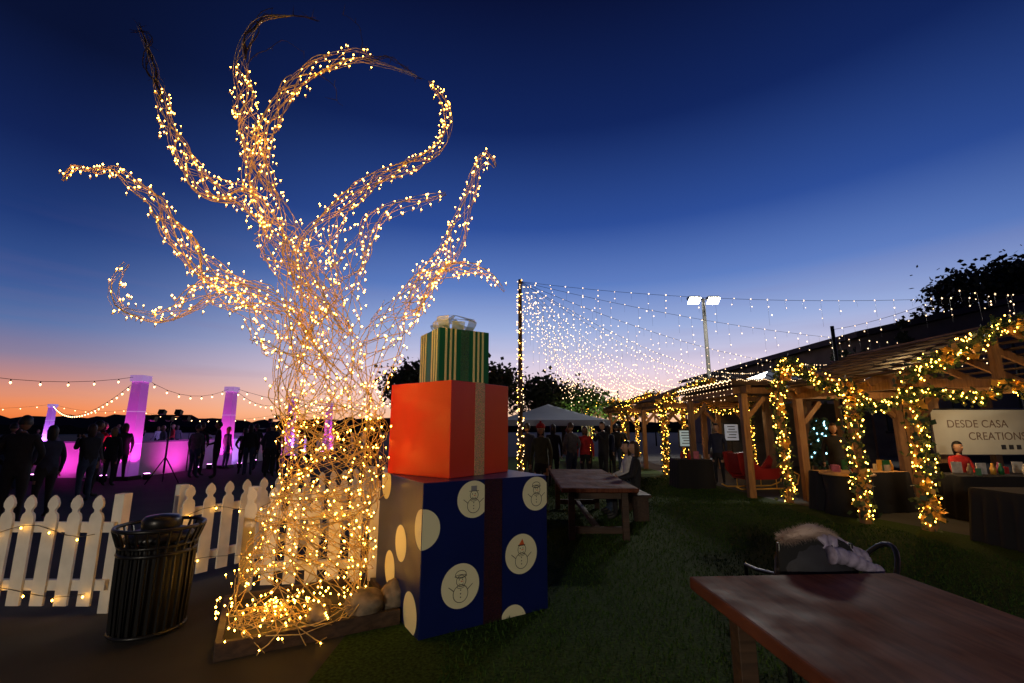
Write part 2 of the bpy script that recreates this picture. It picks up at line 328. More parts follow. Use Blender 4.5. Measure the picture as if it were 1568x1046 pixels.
# base platform + rocks
b=MB(); 
rz=math.atan2(.48,.877); cen=Vector((-2.07,3.53,0))+Vector((.877,.48,0))*.64+Vector((-.48,.877,0))*.52
b.box((cen.x,cen.y,.035),(1.26,1.04,.07),mat('base_board',(.03,.025,.02),.8,noise_s=8),rz)
for (dx,dy,l,ww) in((0,-.52,1.3,.05),(0,.52,1.3,.05)):
    p=cen+Matrix.Rotation(rz,3,'Z')@Vector((dx,dy,0)); b.box((p.x,p.y,.058),(l,ww,.115),DARKW,rz)
for dx in(-.63,.63):
    p=cen+Matrix.Rotation(rz,3,'Z')@Vector((dx,0,0)); b.box((p.x,p.y,.056),(.05,.98,.11),DARKW,rz)
b.build('tree_base_platform',bevel=.004)
def rock(name,loc,sz,m,seed):
    b=MB(); b.ell((0,0,0),sz,m,20,14,fn=lambda d:d*(1+.28*noise.noise(d*1.6+Vector((seed,0,0)))+.08*noise.noise(d*5+Vector((0,seed,0)))))
    return b.build(name,loc,seed)
STONE=mat('stone',(.20,.15,.10),.85,noise_s=14,noise_a=.4,bump=.6)
rock('rock',(-1.22,4.12,.16),(.17,.14,.11),STONE,3.1); rock('rock',(-1.02,4.3,.17),(.15,.12,.12),STONE,7.7); rock('rock',(-1.55,4.0,.15),(.15,.10,.09),STONE,5.2)
# ---------------------------------------------------------------- gift boxes
def giftbox(name,corner,dirr,wd,z0,h,m):
    e=empty(name,(corner[0],corner[1],z0),math.atan2(dirr[1],dirr[0]))
    b=MB(); b.box((wd/2,wd/2,h/2),(wd,wd,h),m); b.build('box',parent=e,bevel=.006); return e
def face_pt(side,s,hh,off):
    return (s,-off,hh) if side=='R' else (-off,s,hh)
def strip(b,side,s0,s1,h0,h1,m,off=.003,th=.004):
    if side=='R': b.box(((s0+s1)/2,-off,(h0+h1)/2),(s1-s0,th,h1-h0),m)
    else: b.box((-off,(s0+s1)/2,(h0+h1)/2),(th,s1-s0,h1-h0),m)
def disc(b,side,cs,ch,r,m,W,H,off=.003):
    n=40; vs=[face_pt(side,min(max(cs+r*math.cos(a),.001),W),min(max(ch+r*math.sin(a),.001),H),off) for a in[2*math.pi*k/n for k in range(n)]]
    f=tuple(range(n)) if side=='R' else tuple(range(n-1,-1,-1))
    b.add(vs,[f],m)
def ring(b,side,cs,ch,r,m,W,H,off=.0055,wd=.0024,ry=None,a0=0,a1=6.2832):
    n=28;vs=[];fs=[];ry=ry or r
    for k in range(n+1):
        a=a0+(a1-a0)*k/n
        for q in(-wd,wd):
            vs.append(face_pt(side,min(max(cs+(r+q)*math.cos(a),.001),W),min(max(ch+(ry+q)*math.sin(a),.001),H),off))
    for k in range(n): fs.append((2*k,2*k+1,2*k+3,2*k+2))
    b.add(vs,fs,m)
def snowman(b,side,cs,ch,r,W,H,kind):
    q=r/.16
    ring(b,side,cs,ch-.055*q,.062*q,INK,W,H); ring(b,side,cs+.004,ch+.035*q,.04*q,INK,W,H)
    for dx,dz in((-.013,.045),(.015,.045)): disc(b,side,cs+dx*q,ch+dz*q,.0045*q,INK,W,H,.0056)
    for dz in(-.03,-.055,-.08): disc(b,side,cs,ch+dz*q,.005*q,INK,W,H,.0056)
    ring(b,side,cs+.004,ch+.03*q,.022*q,INK,W,H,a0=3.6,a1=5.8,wd=.0015)
    def tri(pts,m): 
        vs=[face_pt(side,min(max(cs+x*q,.001),W),min(max(ch+z*q,.001),H),.0062) for x,z in pts]; b.add(vs,[tuple(range(len(vs)))],m)
    tri([(0,.036),(.03,.031),(0,.028)],ORANGE)
    ring(b,side,cs,ch-.005*q,.03*q,INK,W,H,ry=.012*q,wd=.002)
    if kind==0:
        tri([(-.028,.07),(.03,.068),(.008,.122)],ORANGE); tri([(-.034,.066),(.036,.064),(.036,.073),(-.034,.075)],INK)
    elif kind==1:
        tri([(-.045,.068),(.05,.068),(.05,.073),(-.045,.073)],INK); tri([(-.027,.073),(.03,.073),(.03,.115),(-.027,.115)],mat('grey_ink',(.25,.25,.25),.6))
    else:
        ring(b,side,cs,ch+.082*q,.045*q,INK,W,H,ry=.028*q); ring(b,side,cs,ch+.07*q,.05*q,INK,W,H,ry=.01*q)
    for sx in(-1,1):
        b.add([face_pt(side,min(max(cs+sx*x*q,.001),W),ch+z*q,.0058) for x,z in((.055,-.03),(.1,.005),(.102,.001),(.057,-.035))],[(0,1,2,3)],INK)
W=1.22;H=1.157
e=giftbox('snowman_gift_box',(-.716,3.83),(.853,.522),W,0,H,NAVY)
b=MB()
for i,(s,h,r,kd) in enumerate([(.454,1.0,.152,1),(.0,.80,.155,0),(.935,.50,.166,0),(.347,.334,.17,2),(1.10,1.0,.15,2),(.85,-.03,.13,-1)]):
    disc(b,'R',s,h,r,CREAM,W,H); 
    if kd>=0 and s>.1: snowman(b,'R',s,h,r,W,H,kd)
for (s,h,r) in[(0,.80,.155),(.493,.604,.15),(.776,.333,.15),(.2,.13,.16),(1.0,1.06,.15)]:
    disc(b,'L',s,h,r,CREAM,W,H)
strip(b,'R',.56,.735,0.002,H-.001,GLP,.0035,.004)
b.build('snowman_decals_and_ribbon',parent=e)
e=giftbox('red_gift_box',(-.549,4.14),(.6,.8),.85,H+.001,.87,RED)
b=MB(); strip(b,'R',.325,.465,.001,.869,GLG); b.box((.395,.425,.8715),(.14,.85,.004),GLG)
b.build('ribbon',parent=e)
e=giftbox('green_gift_box',(-.725,4.45),(.86,.51),.56,H+.872,.56,GREEN)
b=MB()
for s in(.075,.125,.175,.385,.435,.485): strip(b,'R',s-.011,s+.011,.001,.559,PALE)
strip(b,'R',.235,.33,.001,.559,GLE)
for s in(.05,.115,.18,.37,.44,.505): strip(b,'L',s-.016,s+.016,.001,.559,PALE)
for k in range(9):
    a=k*2*math.pi/9+.3; up=.13+.04*(k%3); vs=[];fs=[];n=12;ca,sa=math.cos(a),math.sin(a)
    for i in range(n+1):
        t=math.pi*i/n; rr=.25*max(0,math.sin(t))**.8*(.9+.1*(k%2)) ; z=.565+ up*(1-math.cos(t))/2*1.0
        z+= -.02*math.sin(t*3)
        rr=max(rr,.005)
        for q in(-.055,.055): vs.append((.28+ca*rr-sa*q*(.3+math.sin(t)),.28+sa*rr+ca*q*(.3+math.sin(t)),z))
    for i in range(n): fs.append((2*i,2*i+1,2*i+3,2*i+2))
    b.add(vs,fs,BOW,True)
b.ell((.28,.28,.61),(.035,.035,.035),GLG,10,8)
for k in(1.2,4.0): 
    vs=[]
    for i in range(8):
        t=i/7; rr=.05+.25*t
        for q in(-.03,.03): vs.append((.28+math.cos(k)*rr-math.sin(k)*q,.28+math.sin(k)*rr+math.cos(k)*q,.572+.03*math.sin(t*5)**2))
    b.add(vs,[(2*i,2*i+1,2*i+3,2*i+2) for i in range(7)],BOW,True)
b.build('stripes_and_bow',parent=e)
# ---------------------------------------------------------------- picket fences
def fence(p0,p1,lights=True,h=1.0,sp=.205,wd=.115):
    p0=Vector((*p0,0));p1=Vector((*p1,0));d=p1-p0;Ln=d.length
    b=MB(); n=int(Ln/sp)
    prof=[(-wd/2,.08),(wd/2,.08),(wd/2,h-.20),(wd*.42,h-.165),(wd*.22,h-.145),(wd*.22,h-.125),(wd*.40,h-.10),(wd*.42,h-.07),(wd*.28,h-.03),(0,h),(-wd*.28,h-.03),(-wd*.42,h-.07),(-wd*.40,h-.10),(-wd*.22,h-.125),(-wd*.22,h-.145),(-wd*.42,h-.165),(-wd/2,h-.20)]
    for i in range(n+1):
        x=i*sp+R.gauss(0,.003); k=len(prof); tl=R.gauss(0,.006)
        vs=[(x+a+tl*z,-.011,z) for a,z in prof]+[(x+a+tl*z,.011,z) for a,z in prof]
        fs=[tuple(range(k)),tuple(range(2*k-1,k-1,-1))]+[(j,j+k,(j+1)%k+k,(j+1)%k) for j in range(k)]
        b.add(vs,fs,WHITEP)
    for z in(.24,.72): b.box((Ln/2,.032,z),(Ln+.1,.04,.085),WHITEP)
    for x in(-.03,Ln+.03): b.box((x,.10,.5),(.09,.09,1.0),WHITEP)
    if lights:
        x=0;k=0;pts=[];pts2=[]
        while x<Ln:
            z=.70+.05*math.sin(x*7); pts.append((x,-.03,z)); z2=.20+.04*math.sin(x*5+1); pts2.append((x,-.03,z2))
            if k%2==0: b.bulb((x,-.05,z-.02),.010,BULB)
            if k%2==1 and R.random()<.75: b.bulb((x,-.05,z2-.02),.010,BULB)
            x+=.13;k+=1
        b.tube(pts,.003,BLACK,3); b.tube(pts2,.003,BLACK,3)
    b.build('picket_fence',p0,math.atan2(d.y,d.x))
fence((-7.2,4.35),(-3.62,4.3)); fence((-3.42,5.05),(-2.15,7.3)); fence((-2.62,4.82),(-1.15,5.0),False)
fence((-2.15,7.4),(-.5,10.2),False)
# ---------------------------------------------------------------- trash can
def trashcan(x,y):
    b=MB(); b.lathe((0,0,0),[(.20,.02),(.24,.04),(.25,.66),(.25,.68)],mat('bin_liner',(.01,.01,.01),.6),20)
    for k in range(26):
        a=2*math.pi*k/26; ca,sa=math.cos(a),math.sin(a)
        pts=[(.27*ca,.27*sa,.04),(.285*ca,.285*sa,.35),(.29*ca,.29*sa,.68),(.33*ca,.33*sa,.78),(.35*ca,.35*sa,.83)]
        b.tube(pts,[.014,.014,.014,.012,.010],BLACK,4,smooth=False)
    for r,z,t in((.28,.05,.016),(.295,.64,.016),(.345,.835,.016),(.30,.70,.012)):
        pts=[(r*math.cos(2*math.pi*k/32),r*math.sin(2*math.pi*k/32),z) for k in range(33)]; b.tube(pts,t,BLACK,6)
    b.lathe((0,0,.72),[(.26,0),(.28,.03),(.24,.07),(.15,.09),(.13,.085)],BLACK,24)
    b.lathe((0,0,.78),[(.10,.0),(.15,.03),(.155,.10),(.13,.13),(.02,.145)],BLACK,20)
    o=b.build('trash_can',(x,y,0)); o.scale=(.88,.88,.97)
trashcan(-2.90,3.98)
# ---------------------------------------------------------------- tables
def bevtable(name,loc,rz,w_,l_,h,m,th=.05):
    e=empty(name,loc,rz)
    b=MB(); b.box((w_/2,-l_/2,h-th/2),(w_,l_,th),m); b.build('top',parent=e,bevel=.012)
    b=MB()
    for y in(-.25,-l_+.25):
        for x in(.16,w_-.16): b.box((x,y,(h-th)/2),(.09,.09,h-th-.002),DARKW)
        b.box((w_/2,y,.14),(w_-.42,.06,.09),DARKW); b.box((w_/2,y,h-th-.07),(w_-.42,.06,.09),DARKW)
    b.box((w_/2,-l_/2,.14),(.07,l_-.62,.07),DARKW)
    b.build('legs',parent=e,bevel=.004); return e
bevtable('wooden_table',(1.03,2.86,0),math.radians(3),1.26,2.2,.75,TABLE,.07)
bevtable('wooden_table',(.76,9.8,0),math.radians(-1),1.1,3.05,.75,TABLE,.06)
# chair with coat
e=empty('patio_chair_with_coat',(1.98,3.42,0),math.radians(178))
b=MB()
for x in(-.24,.24):
    b.tube([(x,-.24,0),(x,-.22,.44),(x*1.05,-.20,.60),(x*1.08,.0,.62),(x*1.0,.24,.66),(x*.95,.26,.86)],.014,BLACK,8)
    b.tube([(x,.26,0),(x*.97,.25,.45),(x*.95,.26,.86)],.014,BLACK,8)
b.box((0,0,.45),(.48,.46,.04),BLACKC)
b.ell((0,.27,.68),(.25,.035,.22),BLACKC,24,14,fn=lambda d:Vector((math.copysign(abs(d.x)**.6,d.x),d.y,math.copysign(abs(d.z)**.6,d.z))))
arc=[(-.26-.20*math.sin(t),.28+.18*math.cos(t),.56+.30*math.sin(t)) for t in[math.pi*k/14 for k in range(15)]]
b.tube(arc,.016,BLACK,8)
b.build('chair_frame',parent=e,bevel=.003)
b=MB(); JK=mat('puffer_fabric',(.32,.28,.40),.5,noise_s=30,bump=.3)
b.ell((.0,.24,.66),(.26,.10,.24),mat('coat_dark',(.02,.02,.03),.7,noise_s=10,bump=.5),20,14,fn=lambda d:d*(1+.12*noise.noise(d*3)))
sl=[(-.02,.25,.87),(-.10,.24,.86),(-.18,.23,.83),(-.26,.22,.79),(-.35,.20,.76)]
S=resample([(*p,0) for p in sl],.008)
b.tube([Vector(p[:3])+Vector((0,0,.006*math.sin(i*.9))) for i,p in enumerate(S)],[.055+.010*abs(math.sin(i*.42))-.0004*i for i in range(len(S))],JK,14)
S2=[Vector(p[:3])+Vector((-.02,.10,-.06)) for p in S]
b.tube(S2,[.045+.010*abs(math.sin(i*.42+1))-.0004*i for i in range(len(S2))],JK,14)
FUR=mat('faux_fur',(.55,.42,.36),.9)
fpath=[Vector((.20-.32*t,.27+.03*math.sin(t*5),.89+.05*math.sin(t*3.1))) for t in[k/30 for k in range(31)]]
b.tube(fpath,[.02+.022*math.sin(math.pi*i/30) for i in range(31)],FUR,8)
for i in range(6000):
    p=R.choice(fpath); d=Vector((R.gauss(0,1),R.gauss(0,1),R.gauss(0,1))).normalized()
    q=p+d*.025+Vector((R.gauss(0,.006),0,0)); t2=q+d*R.uniform(.02,.045)+Vector((0,0,-.006)); s2=d.orthogonal().normalized()*.0022
    b.add([q-s2,q+s2,t2],[(0,1,2)],FUR)
b.build('coat',parent=e)
# ---------------------------------------------------------------- people
SKINS=[mat('skin_a',(.42,.24,.16),.5),mat('skin_b',(.25,.13,.08),.5)]
HAIRS=[mat('hair_black',(.012,.01,.01),.5),mat('hair_brown',(.05,.025,.015),.5),mat('hair_blond',(.25,.15,.06),.5)]
EYEW=mat('eye',(.6,.6,.6),.3)
SHOE=mat('shoe',(.02,.02,.02),.6)
def cloth(name,c): return mat('cloth_'+name,c,.85,noise_s=12,noise_a=.25,bump=.3)
def person(x,y,h=1.7,yaw=0,pose='stand',top=None,bot=None,hair=0,skin=0,long=False,hat=None,name='person',z0=0,seat=.46):
    s=h/1.75
    J={'P':(0,0,.93,.135),'S':(0,0,1.10,.115),'C':(0,.0,1.30,.135),'N':(0,-.005,1.45,.065),'K':(0,.01,1.53,.052)}
    for sx,t in((1,'R'),(-1,'L')):
        J['s'+t]=(sx*.165,0,1.41,.062); J['e'+t]=(sx*.235,-.02,1.14,.044); J['w'+t]=(sx*.245,.05,.90,.030); J['p'+t]=(sx*.243,.07,.83,.032)
        J['h'+t]=(sx*.09,0,.86,.098); J['k'+t]=(sx*.10,.02,.49,.060); J['a'+t]=(sx*.105,-.02,.10,.040); J['f'+t]=(sx*.115,.05,.045,.042); J['t'+t]=(sx*.125,.14,.035,.033)
    def setj(k,*p): J[k]=(*p,J[k][3])
    if pose=='walk':
        setj('kR',.10,.18,.52); setj('aR',.10,.20,.12); setj('fR',.11,.27,.06); setj('tR',.12,.36,.05)
        setj('kL',-.10,-.05,.49); setj('aL',-.105,-.28,.16); setj('fL',-.11,-.24,.08); setj('tL',-.12,-.15,.035)
        setj('wR',.24,-.14,.92); setj('pR',.24,-.16,.85); setj('eR',.23,-.1,1.15); setj('wL',-.23,.2,.98); setj('pL',-.22,.26,.94)
    if pose=='phone':
        for sx,t in((1,'R'),(-1,'L')):
            setj('e'+t,sx*.21,.13,1.20); setj('w'+t,sx*.08,.30,1.40); setj('p'+t,sx*.05,.33,1.46)
    if pose=='pocket':
        for sx,t in((1,'R'),(-1,'L')):
            setj('e'+t,sx*.29,-.05,1.15); setj('w'+t,sx*.2,.10,1.0); setj('p'+t,sx*.15,.13,.97)
    if pose=='point':
        setj('eR',.30,.15,1.36); setj('wR',.33,.38,1.48); setj('pR',.33,.46,1.50)
        setj('wL',-.16,.22,1.05); setj('pL',-.12,.27,1.06)
    if pose=='sit':
        dz=seat-.83+.0
        for k in('P','S','C','N','K','sR','sL','eR','eL','wR','wL','pR','pL'): J[k]=(J[k][0],J[k][1],J[k][2]+dz,J[k][3])
        for sx,t in((1,'R'),(-1,'L')):
            setj('h'+t,sx*.10,.05,seat+.07); setj('k'+t,sx*.12,.42,seat+.06); setj('a'+t,sx*.12,.40,.10); setj('f'+t,sx*.13,.47,.045); setj('t'+t,sx*.14,.56,.035)
            setj('e'+t,sx*.23,.08,1.14+dz); setj('w'+t,sx*.12,.30,1.08+dz); setj('p'+t,sx*.08,.37,1.09+dz)
    bulk=1.12
    keys=list(J); E=[('P','S'),('S','C'),('C','N'),('N','K')]
    for t in 'RL': E+=[('C','s'+t),('s'+t,'e'+t),('e'+t,'w'+t),('w'+t,'p'+t),('P','h'+t),('h'+t,'k'+t),('k'+t,'a'+t),('a'+t,'f'+t),('f'+t,'t'+t)]
    me=bpy.data.meshes.new('sk'); me.from_pydata([Vector(J[k][:3])*s for k in keys],[(keys.index(a),keys.index(c)) for a,c in E],[])
    ob=bpy.data.objects.new('sk',me); scn.collection.objects.link(ob)
    md=ob.modifiers.new('s','SKIN'); sd=ob.modifiers.new('ss','SUBSURF'); sd.levels=1; sd.render_levels=1
    for i,k in enumerate(keys):
        v=me.skin_vertices[0].data[i]; r=J[k][3]*s*(bulk if k[0] in 'PSCseh' else 1)
        v.radius=(r*(1.25 if k in('P','S','C') else 1),r*(.85 if k in('P','S','C') else 1)); v.use_root=(k=='P')
    dg=bpy.context.evaluated_depsgraph_get(); ev=ob.evaluated_get(dg); m2=ev.to_mesh()
    top=top or BLACKC; bot=bot or BLACKC; sk=SKINS[skin]; b=MB()
    for q in (top,bot,sk,SHOE): b.mi(q)
    vs=[tuple(v.co) for v in m2.vertices]
    jj=[(Vector(J[k][:3])*s,k) for k in keys]
    b.v+=vs
    for p in m2.polygons:
        c=p.center; k=min(jj,key=lambda q:(q[0]-c).length)[1]
        mm=top
        if k in('K',) or k[0]=='p' : mm=sk
        elif k[0] in'hka': mm=bot
        elif k[0] in'ft': mm=SHOE
        if k=='P' and c.z<J['P'][2]*s-.02: mm=bot
        b.f.append(tuple(p.vertices)); b.m.append(b.mi(mm)); b.sm.append(True)
    ev.to_mesh_clear(); bpy.data.objects.remove(ob); bpy.data.meshes.remove(me)
    for sx,t in((1,'R'),(-1,'L')):
        w_=Vector(J['w'+t][:3])*s; p_=Vector(J['p'+t][:3])*s; d=(p_-w_).normalized(); sd_=d.cross(Vector((1,0,0))); 
        if sd_.length<.2: sd_=d.cross(Vector((0,0,1)))
        sd_.normalize(); nn=d.cross(sd_).normalized()
        for q,ln in enumerate((.065,.078,.074,.058)):
            o_=p_+sd_*(q-1.5)*.018*s; b.tube([o_,o_+d*ln*.5*s,o_+d*ln*.8*s-nn*.012*s*sx,o_+d*ln*s*.9-nn*.028*s*sx],[.0085*s,.008*s,.007*s,.005*s],sk,6)
        o_=p_-sd_*.022*s-d*.02*s; b.tube([o_,o_-sd_*.025*s+d*.02*s,o_-sd_*.028*s+d*.045*s],[.01*s,.009*s,.006*s],sk,6)
    K=Vector(J['K'][:3])*s; hc=K+Vector((0,.015,.115))*s
    def hf(d):
        if d.y>0 and d.z<0: d=Vector((d.x*(1+.25*d.z),d.y*(1+.05*d.z),d.z))
        return d
    b.ell(hc,(.076*s,.095*s,.118*s),sk,16,12,fn=hf)
    b.ell(hc+Vector((0,.098,-.012))*s,(.012*s,.018*s,.022*s),sk,8,6)
    for sx in(-1,1):
        b.ell(hc+Vector((sx*.03,.084,.012))*s,(.013*s,.008*s,.008*s),EYEW,8,6); b.ell(hc+Vector((sx*.03,.091,.012))*s,(.005*s,.003*s,.005*s),HAIRS[0],6,4)
        b.ell(hc+Vector((sx*.077,.0,-.005))*s,(.010*s,.02*s,.03*s),sk,8,6)
    b.ell(hc+Vector((0,.086,-.052))*s,(.022*s,.006*s,.006*s),mat('lips',(.35,.1,.08),.5),8,4)
    hm=HAIRS[hair]
    vs=[];fs=[];n=18;kk=12;ok=[]
    for i in range(kk+1):
        ph=math.pi*i/kk
        for j in range(n):
            th=2*math.pi*j/n; d=Vector((math.sin(ph)*math.cos(th),math.sin(ph)*math.sin(th),math.cos(ph)))
            lumpy=1+.05*noise.noise(d*6+Vector((x,y,0)))
            zz=d.z*(1.0 if not(long and d.y<.2 and d.z<0) else 2.1)
            vs.append(hc+Vector((d.x*.089*s*lumpy,(d.y*.107-.006)*s*lumpy,zz*.128*s+.006*s))); ok.append(d.z>.42 or (d.y<.15 and d.z>(-.5 if not long else -1)))
    for i in range(kk):
        for j in range(n):
            q=(i*n+j,(i+1)*n+j,(i+1)*n+(j+1)%n,i*n+(j+1)%n)
            if all(ok[a] for a in q): fs.append(q)
    b.add(vs,fs,hm,True)
    if hat:
        b.lathe(hc+Vector((0,-.005*s,.03*s)),[(.098*s,0),(.102*s,.035*s),(.09*s,.075*s),(.055*s,.11*s),(.012*s,.125*s)],hat,16)
        b.ell(hc+Vector((0,-.005,.165))*s,(.03*s,.03*s,.03*s),hat,8,6)
    if pose=='phone': b.box((0,.365*s,1.50*s),(.15*s,.01,.075*s),BLACK)
    return b.build(name,(x,y,z0),yaw)
c_bk=cloth('black',(.012,.012,.016)); c_gr=cloth('grey',(.10,.10,.11)); c_nv=cloth('navy',(.015,.02,.05)); c_rd=cloth('red',(.45,.02,.02)); c_dn=cloth('denim',(.03,.05,.10)); c_tan=cloth('tan',(.28,.2,.13)); c_wh=cloth('white',(.5,.5,.5)); c_pk=cloth('pink',(.4,.12,.2)); c_ol=cloth('olive',(.06,.07,.03))
person(-8.1,7.7,1.78,.5,'pocket',c_bk,c_bk,0,1)
person(-8.5,8.6,1.62,1.2,'stand',c_nv,c_bk,0,0,True)
person(-9.4,10.4,1.66,1.3,'phone',c_bk,c_dn,1,0,True)
person(-10.0,11.2,1.75,-.4,'stand',c_gr,c_bk,0,1)
for (x,y,h,yw,ps,tp,bt,hr,lg) in[(-9.6,15.2,1.78,2.2,'point',c_bk,c_bk,0,False),(-9.0,16.0,1.7,.5,'stand',c_bk,c_dn,0,True),(-8.7,16.6,1.6,-.3,'pocket',c_gr,c_bk,1,True),(-8.0,15.5,1.75,.3,'stand',c_nv,c_bk,0,False),(-9.9,18,1.72,1,'walk',c_bk,c_dn,0,False),(-8.6,19,1.68,2,'stand',c_rd,c_bk,1,True),(-7.4,17.2,1.75,.1,'phone',c_bk,c_bk,0,False),(-6.8,18.4,1.6,.8,'stand',c_pk,c_dn,0,True),(-11.3,13.2,1.6,.2,'stand',c_bk,c_bk,2,True),(-5.9,16.5,1.72,-.5,'stand',c_bk,c_dn,1,False),(-12.9,12.0,1.7,.4,'pocket',c_bk,c_dn,0,False)]:
    person(x,y,h,yw,ps,tp,bt,hr,R.randint(0,1),lg)
for k in range(16):
    xx=-13.2+k*.62+R.uniform(-.2,.2); yy=R.uniform(12.2,14.2) if xx<-11.5 else R.uniform(14,24)
    person(xx,yy,R.uniform(1.55,1.8),R.uniform(-.8,1.6),R.choice(['stand','pocket','phone','stand']),R.choice([c_bk,c_nv,c_gr,c_bk,c_rd]),R.choice([c_bk,c_dn]),R.randint(0,2),R.randint(0,1),R.random()<.5)
for k in range(24):
    person(R.uniform(-30,-13.5),R.uniform(16.5,32),R.uniform(1.35,1.8),R.random()*6,R.choice(['walk','stand','phone','walk']),R.choice([c_bk,c_wh,c_rd,c_nv,c_gr,c_tan]),R.choice([c_bk,c_dn]),R.randint(0,2),R.randint(0,1),R.random()<.5,name='ice_skater')
person(.62,9.9,1.66,2.6,'stand',c_ol,c_bk,0,0,True,hat=c_rd)
for (x,y,h,yw,ps,tp,hr,lg) in[(1.15,13,1.68,0,'stand',c_bk,0,True),(1.6,12.6,1.72,.6,'pocket',c_gr,1,False),(2.1,13.4,1.62,3,'stand',c_rd,1,True),(2.7,13.8,1.75,2.2,'phone',c_bk,0,False),(3.1,15,1.65,-.6,'walk',c_nv,0,True),(.4,12.2,1.7,.3,'stand',c_nv,0,False),(3.7,16.5,1.7,.1,'stand',c_bk,0,False),(1.9,15.5,1.6,1.1,'stand',c_tan,2,True),(4.2,18,1.7,.5,'walk',c_bk,0,False)]:
    person(x,y,h,yw,ps,tp,c_dn if R.random()<.4 else c_bk,hr,R.randint(0,1),lg)
def bench(x,y,rz,l=1.4):
    b=MB(); b.box((0,0,.43),(l,.3,.05),DARKW)
    for sx in(-1,1): b.box((sx*(l/2-.15),0,.2),(.08,.26,.405),DARKW)
    b.build('wooden_bench',(x,y,0),rz,bevel=.004)
bench(2.25,8.9,math.pi/2); bench(.40,8.3,math.pi/2,1.8)
person(2.25,9.1,1.68,1.57,'sit',c_wh,c_dn,0,0,True); person(2.25,8.55,1.7,1.4,'sit',c_bk,c_bk,1,0,True)
# ---------------------------------------------------------------- purple pillars, rink boards
PIL=mat('pillar_fabric',(.75,.5,.8),.6,emi=(.42,.08,.62),es=.26,noise_s=2,noise_a=.1)  # purple of the uplights put into the fabric colour and a faint emission
CAP=mat('pillar_cap',(.8,.75,.85),.6,emi=(.55,.35,.8),es=.4)  # cap glow painted in as emission, stands for the uplight
PURW=mat('led_lens',(1,.3,1),.3,emi=(1,.3,1),es=12)
def pillar(x,y,col,en):
    b=MB(); w0,w1=.20,.155
    vs=[(sx*w0,sy*w0,0) for sx,sy in((-1,-1),(1,-1),(1,1),(-1,1))]+[(sx*w1,sy*w1,3.05) for sx,sy in((-1,-1),(1,-1),(1,1),(-1,1))]
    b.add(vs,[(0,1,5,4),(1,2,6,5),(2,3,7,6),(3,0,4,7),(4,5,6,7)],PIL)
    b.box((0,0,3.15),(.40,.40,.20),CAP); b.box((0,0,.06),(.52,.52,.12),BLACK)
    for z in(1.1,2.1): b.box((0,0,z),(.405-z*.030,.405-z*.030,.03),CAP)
    fx=[(-.12,-.7),(.7,-.1)]
    for q in fx: b.lathe((q[0],q[1],.02),[(.09,0),(.1,.1),(.11,.18)],BLACK,12); b.lathe((q[0],q[1],.202),[(.08,0),(.08,.006)],PURW,12)
    o=b.build('light_pillar',(x,y,0))
    light('uplight','SPOT',(fx[0][0],fx[0][1],.24),en,col,o,.05,(0,-.1,1.7),80,.8)
    light('uplight','SPOT',(fx[1][0],fx[1][1],.24),en*.8,col,o,.05,(.1,0,1.7),80,.8)
MG=(1,.05,.62); PU=(.55,.2,1)
for x,y,c,en in[(-12,14.7,MG,210),(-11.6,18.9,MG,230),(-12.2,25.5,PU,260),(-12.3,31,MG,260),(-33,33,PU,300),(-33,40,MG,300),(-25,41,PU,260)]: pillar(x,y,c,en)
b=MB(); BRD=mat('rink_board',(.70,.70,.75),.4,noise_s=2,noise_a=.08)
def boards(p0,p1):
    p0=Vector(p0);p1=Vector(p1);d=p1-p0;n=max(1,int(d.length/2.4));a=math.atan2(d.y,d.x)
    for i in range(n):
        c=p0+d*((i+.5)/n); b.box((c.x,c.y,.55),(d.length/n-.02,.06,1.1),BRD,a); b.box((c.x,c.y,1.125),(d.length/n-.02,.10,.05),mat('rail_cap',(.2,.2,.3),.5),a)
        q=p0+d*(i/n); b.box((q.x,q.y,.56),(.05,.09,1.12),BLACK,a)
boards((-34,15.3,0),(-12.3,15.3,0)); boards((-12.3,15.3,0),(-12.3,42,0)); boards((-34,42,0),(-12.3,42,0))
b.build('rink_barrier')
def par(x,y,tx,ty,en,col=MG):
    b=MB(); b.lathe((0,0,.02),[(.09,0),(.1,.1),(.11,.18)],BLACK,12); b.lathe((0,0,.202),[(.08,0),(.08,.006)],PURW,12); o=b.build('par_can_light',(x,y,0))
    light('uplight','SPOT',(0,0,.24),en,col,o,.05,(tx-x,ty-y,.9),120,.9)
for k in range(4): par(-14.5-k*3.2,14.3,-14.5-k*3.2,15.3,75)
for k in range(5): par(-11.3,17+k*3.6,-12.3,17+k*3.6,80,MG if k%2==0 else PU)
def lstand(x,y,h=1.95,n=5):
    b=MB(); b.tube([(0,0,.3),(0,0,h)],.025,BLACK,8)
    for k in range(3):
        a=k*2.094; b.tube([(0,0,.75),(.45*math.cos(a),.45*math.sin(a),.01)],.016,BLACK,6)
    b.box((0,0,h),(1.1,.05,.05),BLACK)
    for k in range(n):
        xx=-.46+k*.92/(n-1); M=Matrix.Translation((xx,-.05,h+.09 if k%2 else h-.09))@Matrix.Rotation(1.2,4,'X')
        b.box(None,(.16,.14,.15),BLACK,M=M)
    return b.build('stage_light_stand',(x,y,0),.1)
lstand(-10.2,13.8,1.95); lstand(-11.0,22,2.0,4)
def cat(a,b_,sag,n):
    a=Vector(a);b_=Vector(b_); return [a.lerp(b_,k/n)-Vector((0,0,sag*4*(k/n)*(1-k/n))) for k in range(n+1)]
b=MB()
def fest(a,c,sag,sp=.55,r=.035):
    d=(Vector(a)-Vector(c)).length; n=max(8,int(d/sp)); P=cat(a,c,sag,n); b.tube(P,.008,BLACK,3)
    for p in P[1:-1]:
        b.tube([p,p-Vector((0,0,.06))],.015,BLACK,5); b.bulb(p-Vector((0,0,.09)),r,FEST)
